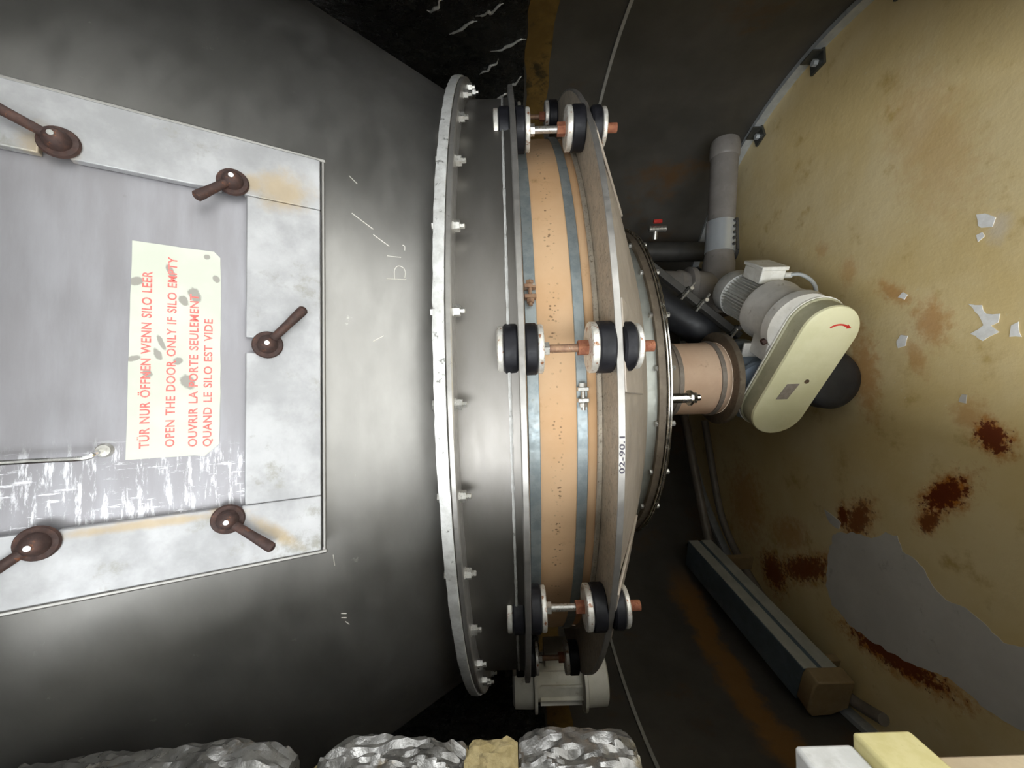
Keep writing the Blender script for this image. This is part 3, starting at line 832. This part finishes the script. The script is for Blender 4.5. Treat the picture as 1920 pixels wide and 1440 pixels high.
obj('lead', MB().tube([ga(.32, .125, -.06), ga(.30, .13, -.10), ga(.29, .10, -.15), ga(.30, .05, -.185), ga(.33, -.02, -.20)], .0075, 10), 'cable', gm)

cg = thing('chain_guard', 'cream painted oblong chain guard with red arrow', 'guard', tuple((G0 + G1) / 2 - Zv * .10))
D = G1 - G0; D = D - A * D.dot(A); L = D.length; d1 = D.normalized(); d2 = A.cross(d1).normalized()
def stadium(r, n=20):
    P = []
    for i in range(n + 1):
        a = -PI / 2 - PI * i / n
        P.append((r * math.cos(a), r * math.sin(a)))
    for i in range(n + 1):
        a = PI / 2 - PI * i / n
        P.append((L + r * math.cos(a), r * math.sin(a)))
    return P
RG = .100
n_ = 42
def guard_part(nm, rings, m, cap0, cap1):
    vs_ = []; fs_ = []
    for r_, t_ in rings:
        vs_.extend(G0 + d1 * a + d2 * b + A * t_ for a, b in stadium(r_))
    for q in range(len(rings) - 1):
        for i in range(n_):
            j = (i + 1) % n_; fs_.append((q * n_ + i, q * n_ + j, (q + 1) * n_ + j, (q + 1) * n_ + i))
    if cap0: fs_.append(tuple(range(n_)))
    if cap1: fs_.append(tuple(range((len(rings) - 1) * n_, len(rings) * n_)))
    obj(nm, MB().add(vs_, fs_), m, cg, smooth=30)
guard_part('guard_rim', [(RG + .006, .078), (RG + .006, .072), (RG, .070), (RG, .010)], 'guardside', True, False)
guard_part('guard_face', [(RG, .010), (RG - .003, .003), (RG - .010, 0)], 'guard', False, True)
obj('back_plate', MB().prism(stadium(RG + .009), G0, d1, d2, A, .078, .083), 'tbox', cg)
arc = []
for i in range(13):
    a = R(52 + 76 * i / 12); arc.append((.052 * math.cos(a), .052 * math.sin(a)))
for i in range(13):
    a = R(128 - 76 * i / 12); w = .006 if i < 9 else .0065; arc.append(((.052 - w) * math.cos(a), (.052 - w) * math.sin(a)))
mark = MB().prism(arc, G0 - Zv * .022 - B * .014, -Zv, B, -A, .0003, .0008)
mark.prism([(.026, .050), (.026, .034), (.043, .035)], G0 - Zv * .022 - B * .014, -Zv, B, -A, .0003, .0008)
ar = obj('direction_arrow', mark, 'redpaint', cg, smooth=0)
pc = G0 + d1 * (L * .62) + d2 * .0
obj('rating_plate', MB().prism([(-.035, .006), (.03, -.004), (.03, .040), (-.035, .048)], G0 + d1 * (L * .70), -d1, Zv, -A, .0003, .0015), 'plate', cg, smooth=0)
obj('cover_hole', MB().cyl(G0 + d1 * (L * .58) - Zv * .026, G0 + d1 * (L * .58) - Zv * .026 - A * .0012, .0085, seg=20), 'darkhole', cg)

# ------------------------------------------------------------------ pipework behind the outlet
cp = thing('conveying_pipe', 'grey plastic branch pipe with shiny coupling, reaching up past the gear motor', 'pipe', (.7, 2.0, .17))
Ye = 2.02
obj('pipe_run', MB().cyl((1.22, Ye, .222), (.46, Ye, .285), .066, seg=36), 'pvc', cp)
obj('pipe_end', MB().rev((1.15, Ye, .228), (1, 0, -.083), [(0, .067), (.01, .072), (.07, .072), (.09, .066), (.10, .05)], 36), 'pvc', cp)
obj('coupling', MB().cyl((.815, Ye, .2556), (.655, Ye, .2688), .0725, seg=40), 'coupling', cp, label='shiny steel repair coupling')
tt = MB()
for k in range(5):
    tt.cyl((.80 - k * .03, Ye - .060, .225 + k * .0025), (.80 - k * .03, Ye - .076, .218 + k * .0025), .0075, seg=10)
tt.box((.735, Ye - .058, .206), (.16, .006, .012)).box((.735, Ye - .045, .194), (.16, .006, .006))
obj('coupling_lock', tt, 'darkpipe', cp)
obj('branch_fitting', MB().rev((.66, Ye, .27), (-.99, 0, .08), [(0, .068), (.05, .074), (.06, .078), (.30, .080), (.33, .07)], 40)
    .rev((.47, Ye, .285), (.10, -.05, 1), [(0, .06), (.06, .080), (.15, .080)], 40), 'pvc', cp)
obj('socket_ring', MB().rev((.484, Ye - .007, .425), (.10, -.05, 1), [(0, .090), (.004, .096), (.03, .096), (.034, .090)], 40), 'pvc', cp)
obj('branch_pipe', MB().rev((.487, Ye - .008, .455), (.10, -.05, 1), [(0, .07), (.05, .078), (.06, .070), (.14, .066)], 36), 'pvc', cp)
hs = thing('black_hose', 'thick black hose curving down behind the small tan sleeve', 'hose', (.2, 1.95, .2))
obj('hose_tube', MB().tube([(.56, 1.97, .84), (.46, 1.91, .73), (.34, 1.86, .60), (.23, 1.83, .47), (.12, 1.88, .37), (.02, 1.97, .33)], .085, 28, 8), 'hose', hs)
obj('hose_cuff', MB().rev((.425, 1.893, .695), (.12, .05, .13), [(0, .087), (.004, .092), (.04, .092), (.044, .087)], 32), 'pvc', hs)
vp = thing('stand_pipe', 'dark pipe with red handled tap, behind the dish and the grey pipe', 'pipe', (.77, 2.35, 0))
obj('pipe_run', MB().cyl((.77, 2.35, 0), (.80, 2.35, 1.2), .058, seg=28), 'darkpipe', vp)
tap = obj('tap', MB().cyl((.84, 2.30, .50), (.90, 2.28, .50), .014, seg=12).cyl((.895, 2.28, .54), (.895, 2.28, .44), .018, seg=14), 'nut', vp)
obj('tap_handle', MB().box((.935, 2.27, .49), (.02, .02, .05)), 'redpaint', tap, bevel=.003)
st = thing('brace_strut', 'dark steel brace bar with small bolted clamps slanting in front of the black hose', 'brace', (.18, 1.69, .37))
p0, p1 = Vector((.509, 1.69, .764)), Vector((.180, 1.69, .375))
dd = (p1 - p0).normalized(); nx = dd.cross(Vector((0, 1, 0))).normalized()
obj('bar', MB().box((p0 + p1) / 2, ((p1 - p0).length, .035, .03), (dd, Vector((0, 1, 0)), nx)), 'darkpipe', st, bevel=.003)
for f_ in (.40, .56, .93):
    c = p0.lerp(p1, f_)
    cl = obj('pipe_clamp', MB().box(c, (.022, .05, .05), (dd, Vector((0, 1, 0)), nx)), 'bracket', st, bevel=.003)
    obj('bolt', MB().cyl(c + Vector((0, -.024, 0)) + nx * .012, c + Vector((0, -.055, 0)) + nx * .012, .009, seg=6).cyl(c + Vector((0, -.03, 0)) - nx * .045, c + Vector((0, -.03, 0)) + nx * .05, .005, seg=8), 'nut', cl)

# conduits and the long housing on the left at the foot of the wall
tag(obj('wall_conduit', MB().tube([(-.10, 2.72, .21), (-.28, 2.66, .19), (-.62, 2.58, .17), (-1.03, 2.44, .16)], .026, 14, 6), 'conduit'),
    'brown-grey conduit running down to the far end of the long housing', 'conduit')
tag(obj('floor_conduit', MB().tube([(-.30, 2.72, .024), (-.52, 2.66, .024), (-.88, 2.55, .024), (-1.08, 2.38, .024), (-1.24, 2.10, .024), (-1.33, 1.80, .024), (-1.34, 1.60, .024), (-1.30, 1.44, .024)], .022, 14, 6), 'conduit'),
    'thin pale conduit lying on floor past the long housing', 'conduit')
hb = thing('long_housing', 'long blue-grey strip housing with beige end cap along the dark wall', 'fixture', (-1.15, 2.0, .06))
n0 = Vector((-1.22, 1.56, 0)); n1 = Vector((-.985, 2.34, 0))
hd = (n1 - n0).normalized(); hr = Vector((hd.y, -hd.x, 0))           # along, and towards the room
Lh = (n1 - n0).length
def hp(s_, r_, z): return n0 + hd * s_ + hr * r_ + Vector((0, 0, z + .13 * s_ / Lh))
def hbox(nm, s0, s1, r0, r1, z0, z1, m, bev=.003, par=hb):
    v = [hp(s_, r_, z) for s_ in (s0, s1) for r_ in (r0, r1) for z in (z0, z1)]
    return obj(nm, MB().add(v, [(0, 1, 3, 2), (4, 6, 7, 5), (0, 4, 5, 1), (2, 3, 7, 6), (0, 2, 6, 4), (1, 5, 7, 3)]), m, par, bevel=bev)
hbox('housing', .03, Lh, -.175, -.004, .06, .205, 'fixblue')
hbox('pale_strip', .03, Lh, -.004, .0, .145, .203, 'fixwhite', .001)
hbox('pale_strip', .03, Lh, -.004, .0, .065, .125, 'fixwhite', .001)
cap = MB().prism([(-.178, .11), (-.14, .045), (.004, .05), (.006, .20), (-.02, .212), (-.15, .212), (-.182, .19)], n0, hr, Zv, hd, -.035, .03)
obj('end_cap', cap, 'fixcap', hb, bevel=.006)
obj('foot', MB().box(n0 + hd * .1 - hr * .08 + Zv * .03, (.08, .03, .06), (hr, hd, Zv)), 'fixcap', hb)
obj('foot', MB().box(n0 + hd * (Lh - .1) - hr * .08 + Zv * .088, (.08, .03, .176), (hr, hd, Zv)), 'fixcap', hb)
obj('cable_gland', MB().cyl(hp(Lh, -.07, .15), hp(Lh + .05, -.07, .15), .03, seg=14), 'rubber', hb)

# ------------------------------------------------------------------ insulation at the left jamb
def batt(name, z0, z1, m, label, x0=-.555, x1=-.435, y0=.375, y1=.492, amp=.012, seed=0, cat='insulation', rz=26, parent=None, group=None):
    """lumpy upright batt, rounded-square in plan"""
    nu = 110; mb = MB(); vs_ = []; fs_ = []
    cx, cy, hx, hy = (x0 + x1) / 2, (y0 + y1) / 2, (x1 - x0) / 2, (y1 - y0) / 2
    for k in range(rz + 1):
        t = k / rz; z = z0 + (z1 - z0) * t
        sh = 1 - .10 * (abs(2 * t - 1) ** 6)
        for i in range(nu):
            a = 2 * PI * i / nu
            ca, sa = math.cos(a), math.sin(a)
            q = 1 / (abs(ca) ** 5 + abs(sa) ** 5) ** .2
            p = Vector((cx + hx * q * ca * sh, cy + hy * q * sa * sh, z))
            f1 = noise.noise(Vector((p.x * 16, p.y * 16, p.z * 9 + seed)))
            f2 = abs(noise.noise(Vector((p.x * 55, p.y * 55, p.z * 15 + seed * 2))))
            f3 = abs(noise.noise(Vector((p.x * 130 + 4, p.y * 130, p.z * 34 + seed))))
            dsp = amp * (f1 * .9 + .5 - f2 * 1.3 - f3 * .7)
            p += Vector((ca, sa, 0)) * dsp
            vs_.append(p)
    for k in range(rz):
        for i in range(nu):
            j = (i + 1) % nu; fs_.append((k * nu + i, k * nu + j, (k + 1) * nu + j, (k + 1) * nu + i))
    fs_.append(tuple(reversed(range(nu)))); fs_.append(tuple(range(rz * nu, (rz + 1) * nu)))
    mb.add(vs_, fs_)
    o = obj(name, mb, m, parent, smooth=16)
    if label: tag(o, label, cat, group)
    return o
GF = 'foil wrapped insulation at the doorway edge'
batt('foil_insulation', 1.245, 1.385, 'foil', 'crumpled foil insulation bundle at the free end, right of the bare wool', seed=3, group=GF, rz=48)
batt('mineral_wool', 1.386, 1.448, 'wool', 'bare brown mineral wool band between two foil bundles', amp=.020, seed=8, x1=-.437, rz=14)
batt('foil_insulation', 1.449, 1.624, 'foil', 'crumpled foil insulation bundle in the middle at picture bottom', seed=13, group=GF, rz=64)
batt('mineral_wool', 1.625, 1.640, 'wool', 'narrow gap of dark wool between foil bundles left of centre', amp=.008, seed=18, x1=-.455, rz=8, y1=.48)
batt('foil_insulation', 1.640, 1.955, 'foil', 'crumpled foil insulation bundle with brown streaks at lower left corner', seed=23, group=GF, rz=90, x0=-.50, x1=-.412, y0=.345, y1=.452)
col_ = MB().box((-.53, .4325, .438), (.06, .135, .876))
tag(obj('lining_board', col_, 'plank', bevel=.004), 'rust stained beige lining board edge in the lower right corner', 'board')
tag(obj('foam_board', MB().box((-.510, .4325, .914), (.09, .135, .075)), 'foamy', bevel=.004), 'pale yellow foam board block at the lower right', 'foam board')
tag(obj('foam_block', MB().box((-.520, .4325, .990), (.08, .135, .075)), 'foamw', bevel=.005), 'white foam block behind the yellow foam board', 'foam block')
